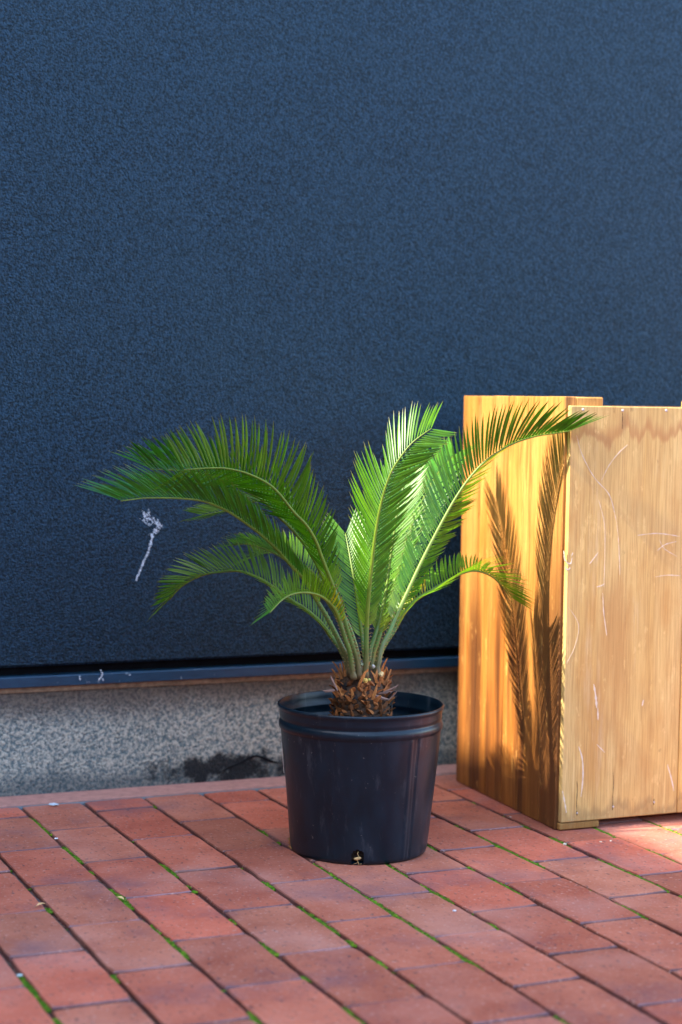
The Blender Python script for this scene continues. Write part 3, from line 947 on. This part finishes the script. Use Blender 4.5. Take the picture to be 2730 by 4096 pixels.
CAMS = (-.4, -.915, 0)       # towards the viewer
LEFT = (-.917, .398, 0); RIGHT = (.917, -.398, 0)
Zu = (0, 0, 1)
def ys(pts, y0, y1, pw=1.3):
    n = len(pts) - 1; return [(p[0], p[1], y0 + (y1 - y0) * (i / n) ** pw) for i, p in enumerate(pts)]

FR = []
# F1 upper left, in front
FR.append(frond(ys([(827, 1560), (821, 1515), (812, 1487), (800, 1450), (785, 1400), (765, 1345), (741, 1283), (726, 1243), (704, 1206), (677, 1178), (628, 1120), (575, 1090), (527, 1077), (487, 1075), (422, 1079)], 2.472, 2.42),
      CAMS, Zu, (-56, -62, -66, -62, -58), (26, 24), .080, .30, 1, (.055, .135, .012), ang=(46, 56, 68, 76, 62), yellow=.05))
# F2 behind F1
FR.append(frond(ys([(828, 1556), (822, 1505), (806, 1450), (780, 1395), (739, 1318), (726, 1292), (710, 1265), (693, 1241), (666, 1210), (636, 1182), (607, 1152), (559, 1124), (511, 1104), (450, 1088), (395, 1080), (346, 1078)], 2.49, 2.53),
      CAMS, Zu, (-20, -25, -20, -10), (34, 36), .092, .30, 2, (.045, .125, .016), ang=(50, 58, 60, 50), hue2=(.035, .12, .035)))
# F3 long one reaching far left, sky highlights painted into its bluish tip hue
FR.append(frond(ys([(808, 1556), (800, 1512), (788, 1490), (772, 1457), (750, 1415), (726, 1375), (704, 1336), (671, 1301), (640, 1265), (600, 1228), (567, 1203), (523, 1174), (470, 1152), (414, 1145), (341, 1144), (308, 1147), (278, 1151)], 2.485, 2.47),
      CAMS, Zu, (-12, -6, 0, 4), (34, 40, 44), .086, .26, 3, (.040, .125, .018), ang=(40, 42, 46, 46, 42), hue2=(.032, .125, .062), sc=.95))
# F4 blurred, drooping towards the wall
FR.append(frond(ys([(818, 1556), (806, 1500), (780, 1420), (740, 1320), (700, 1230), (650, 1165), (600, 1150), (550, 1163), (510, 1175), (466, 1184)], 2.52, 2.62),
      CAMS, Zu, (10, 15, 20), (25, 15), .055, .45, 4, (.045, .10, .012), ang=(55, 50, 35), yellow=.15))
# F5 lower left
FR.append(frond(ys([(802, 1556), (797, 1523), (781, 1489), (765, 1468), (737, 1430), (699, 1397), (671, 1380), (616, 1340), (583, 1322), (550, 1312), (515, 1313), (478, 1318), (450, 1328), (422, 1344), (405, 1360), (390, 1378)], 2.50, 2.60),
      CAMS, Zu, (25, 30, 24, 15), (28, 26), .058, .18, 5, (.070, .130, .012), ang=(58, 60, 52, 34), yellow=.3, hue2=(.060, .125, .014)))
# F6 behind, pale tip
FR.append(frond(ys([(812, 1556), (803, 1500), (785, 1440), (755, 1385), (715, 1335), (680, 1305), (640, 1276), (600, 1258), (565, 1250), (540, 1252)], 2.53, 2.70),
      CAMS, Zu, (-5, 0, 10), (30, 20), .048, .35, 6, (.045, .105, .025), ang=(52, 48, 30)))
# F12 behind F6
FR.append(frond(ys([(816, 1556), (810, 1495), (795, 1430), (765, 1370), (728, 1325), (690, 1292), (650, 1273), (615, 1270), (587, 1277)], 2.54, 2.74),
      CAMS, Zu, (25, 28, 20), (25, 22), .056, .34, 12, (.060, .12, .014), ang=(58, 56, 46), yellow=.2))
# F7 small front curl, cyan tip hue paints in the sky gloss
FR.append(frond(ys([(813, 1560), (807, 1520), (803, 1495), (791, 1461), (781, 1428), (770, 1402), (756, 1384), (740, 1371), (722, 1364), (700, 1361), (680, 1363), (660, 1370), (644, 1382), (632, 1395), (620, 1408)], 2.468, 2.36),
      CAMS, Zu, (-50, -48, -45, -30, -10), (22, 26), .052, .34, 7, (.100, .170, .012), ang=(46, 56, 62, 52), yellow=.35, sc=.85, baseyel=.5, hue2=(.05, .17, .09), lenB=.8))
# F8 centre, upright
FR.append(frond(ys([(840, 1560), (842, 1512), (842, 1476), (844, 1414), (853, 1313), (862, 1233), (876, 1156), (896, 1092), (920, 1051), (950, 1015), (992, 984)], 2.470, 2.41),
      LEFT, (.4, .915, .5), (-6, -8, -14, -26), (26, 24), .078, .20, 8, (.055, .140, .010), ang=(46, 48, 48, 50), lenB=.86, yellow=.08, modA=lambda u: (1.08 if u < .68 else 1.0) * (1 - .72 * math.exp(-((u - .69) / .038) ** 2)), modB=lambda u: 1 if u < .6 else 1 - .25 * (u - .6) / .4))
# F9 centre back, catches the sun; hue also brightened to paint its sheen
FR.append(frond(ys([(856, 1552), (857, 1512), (865, 1483), (884, 1424), (906, 1340), (932, 1250), (962, 1170), (992, 1110), (1018, 1072), (1045, 1045)], 2.50, 2.74, 1.0),
      (-.70, .71, 0), (-.4, -.915, .9), (6, 3, 0, 0), (20, 16), .088, .20, 9, (.085, .24, .080), ang=(50, 52, 50, 34), lenB=.8, yellow=.1))
# F13 a second upright one behind
FR.append(frond(ys([(848, 1552), (850, 1500), (868, 1440), (885, 1370), (895, 1300), (905, 1230), (915, 1165), (930, 1110)], 2.52, 2.58),
      LEFT, (-.4, -.915, .9), (10, 0), (28, 24), .064, .24, 13, (.075, .170, .025), ang=(50, 50, 34), yellow=.15))
# F15 behind, filling the space left of the centre
FR.append(frond(ys([(843, 1552), (838, 1500), (830, 1440), (820, 1370), (810, 1310), (802, 1265), (794, 1225)], 2.51, 2.60),
      LEFT, (-.4, -.915, .9), (5, 0), (24, 20), .062, .26, 15, (.075, .170, .035), ang=(50, 48, 34), yellow=.2))
# F10 tall right
FR.append(frond([(866, 1560, 2.475), (872, 1512, 2.478), (879, 1483, 2.481), (894, 1454, 2.485), (909, 1420, 2.490), (936, 1362, 2.500), (972, 1285, 2.512), (1009, 1213, 2.522), (1045, 1148, 2.528), (1081, 1096, 2.528), (1121, 1055, 2.522), (1174, 1022, 2.510), (1230, 1003, 2.495), (1275, 996, 2.480), (1312, 990, 2.464)],
      CAMS, Zu, (-56, -64, -64, -36, -8), (26, 32), .078, .18, 10, (.050, .125, .010), ang=(52, 52, 58, 56, 34), lenB=1.1, hue2=(.045, .115, .012), sc=1.15))
# F11 lower right
FR.append(frond(ys([(862, 1556), (868, 1518), (884, 1482), (905, 1450), (928, 1410), (956, 1378), (996, 1354), (1037, 1329), (1069, 1315), (1097, 1312), (1129, 1324), (1154, 1347), (1172, 1372)], 2.49, 2.545),
      CAMS, Zu, (30, 32, 26, 0, -25), (26, 24), .058, .24, 11, (.075, .165, .022), ang=(56, 60, 56, 40), yellow=.25, baseyel=.25))
# ------------------------------------------------------------------ small debris
def leaf_bit(px, py, ln, rot, col, label):
    c = G(px, py); c.z = .002; b = MB(); d = Vector((math.cos(rot), math.sin(rot), .1)); s_ = Vector((-d.y, d.x, 0))
    vs = []; n = 6
    for i in range(n + 1):
        t = i / n; wv = ln * .26 * math.sin(math.pi * (t * .94 + .03)); p_ = c + d * ln * (t - .5) + Vector((0, 0, .0015 * math.sin(t * 3)))
        vs += [p_ - s_ * wv + Vector((0, 0, .001)), p_, p_ + s_ * wv + Vector((0, 0, .001))]
    fs = []
    for i in range(n):
        o_ = i * 3; fs += [(o_, o_ + 1, o_ + 4, o_ + 3), (o_ + 1, o_ + 2, o_ + 5, o_ + 4)]
    b.add(vs, fs, col)
    b.tube([c - d * ln * .5, c - d * ln * .75], .0004, 4, (.3, .2, .1))
    tag(b.build('fallen_leaf', M_trunk), label, 'leaf', 'dry leaf scraps on the paving')
leaf_bit(94, 2083, .013, .2, (.75, .45, .20), 'small yellow dry leaf beside a mossy joint at the left edge of the paving')
leaf_bit(277, 2068, .012, 2.3, (.78, .50, .22), 'small orange dry leaf on the moss to the left of the black pot')
def crumb(px, py, r, col, label, sq=.7):
    c = G(px, py); b = MB(); b.blob((c.x, c.y, r * .4), r, col, .3, sq); b.blob((c.x + r, c.y + r * .3, r * .3), r * .6, col, .3, sq)
    tag(b.build('crumb', M_trunk), label, 'crumb', 'pale crumbs of grit on the bricks')
crumb(1298, 1941, .0028, (.80, .70, .55), 'pale crumb in front of the near corner of the wooden box')
crumb(1380, 1936, .0024, (.78, .66, .46), 'left one of two pale crumbs under the front of the wooden box')
crumb(1403, 1934, .0024, (.80, .68, .50), 'right one of two pale crumbs under the front of the wooden box')
crumb(128, 1928, .0028, (.75, .78, .80), 'white crumb in the joint on the left side of the paving')
crumb(1173, 1878, .0018, (.70, .60, .50), 'tiny pale crumb on the bricks at the foot of the box side')
crumb(44, 2243, .0030, (.60, .75, .72), 'whitish crumb on moss at the lower left of the paving')
crumb(1044, 2094, .0022, (.75, .72, .72), 'white crumb on a joint below and right of the pot')
def flat_spot(px, py, rx, ry, label, col_mat=M_white, seed=1):
    c = G(px, py); q = random.Random(seed); b = MB(); k = 16; vs = [(c.x, c.y, .0024)]
    for a in range(k): vs.append((c.x + rx * math.cos(a * 6.283 / k) * q.uniform(.7, 1.1), c.y + ry * math.sin(a * 6.283 / k) * q.uniform(.7, 1.1), .0012))
    b.add(vs, [(0, 1 + a, 1 + (a + 1) % k) for a in range(k)]); tag(b.build('white_splash', col_mat), label, 'bird dropping')
flat_spot(124, 1849, .009, .011, 'round white spot on the bricks near the wall at the left', seed=3)
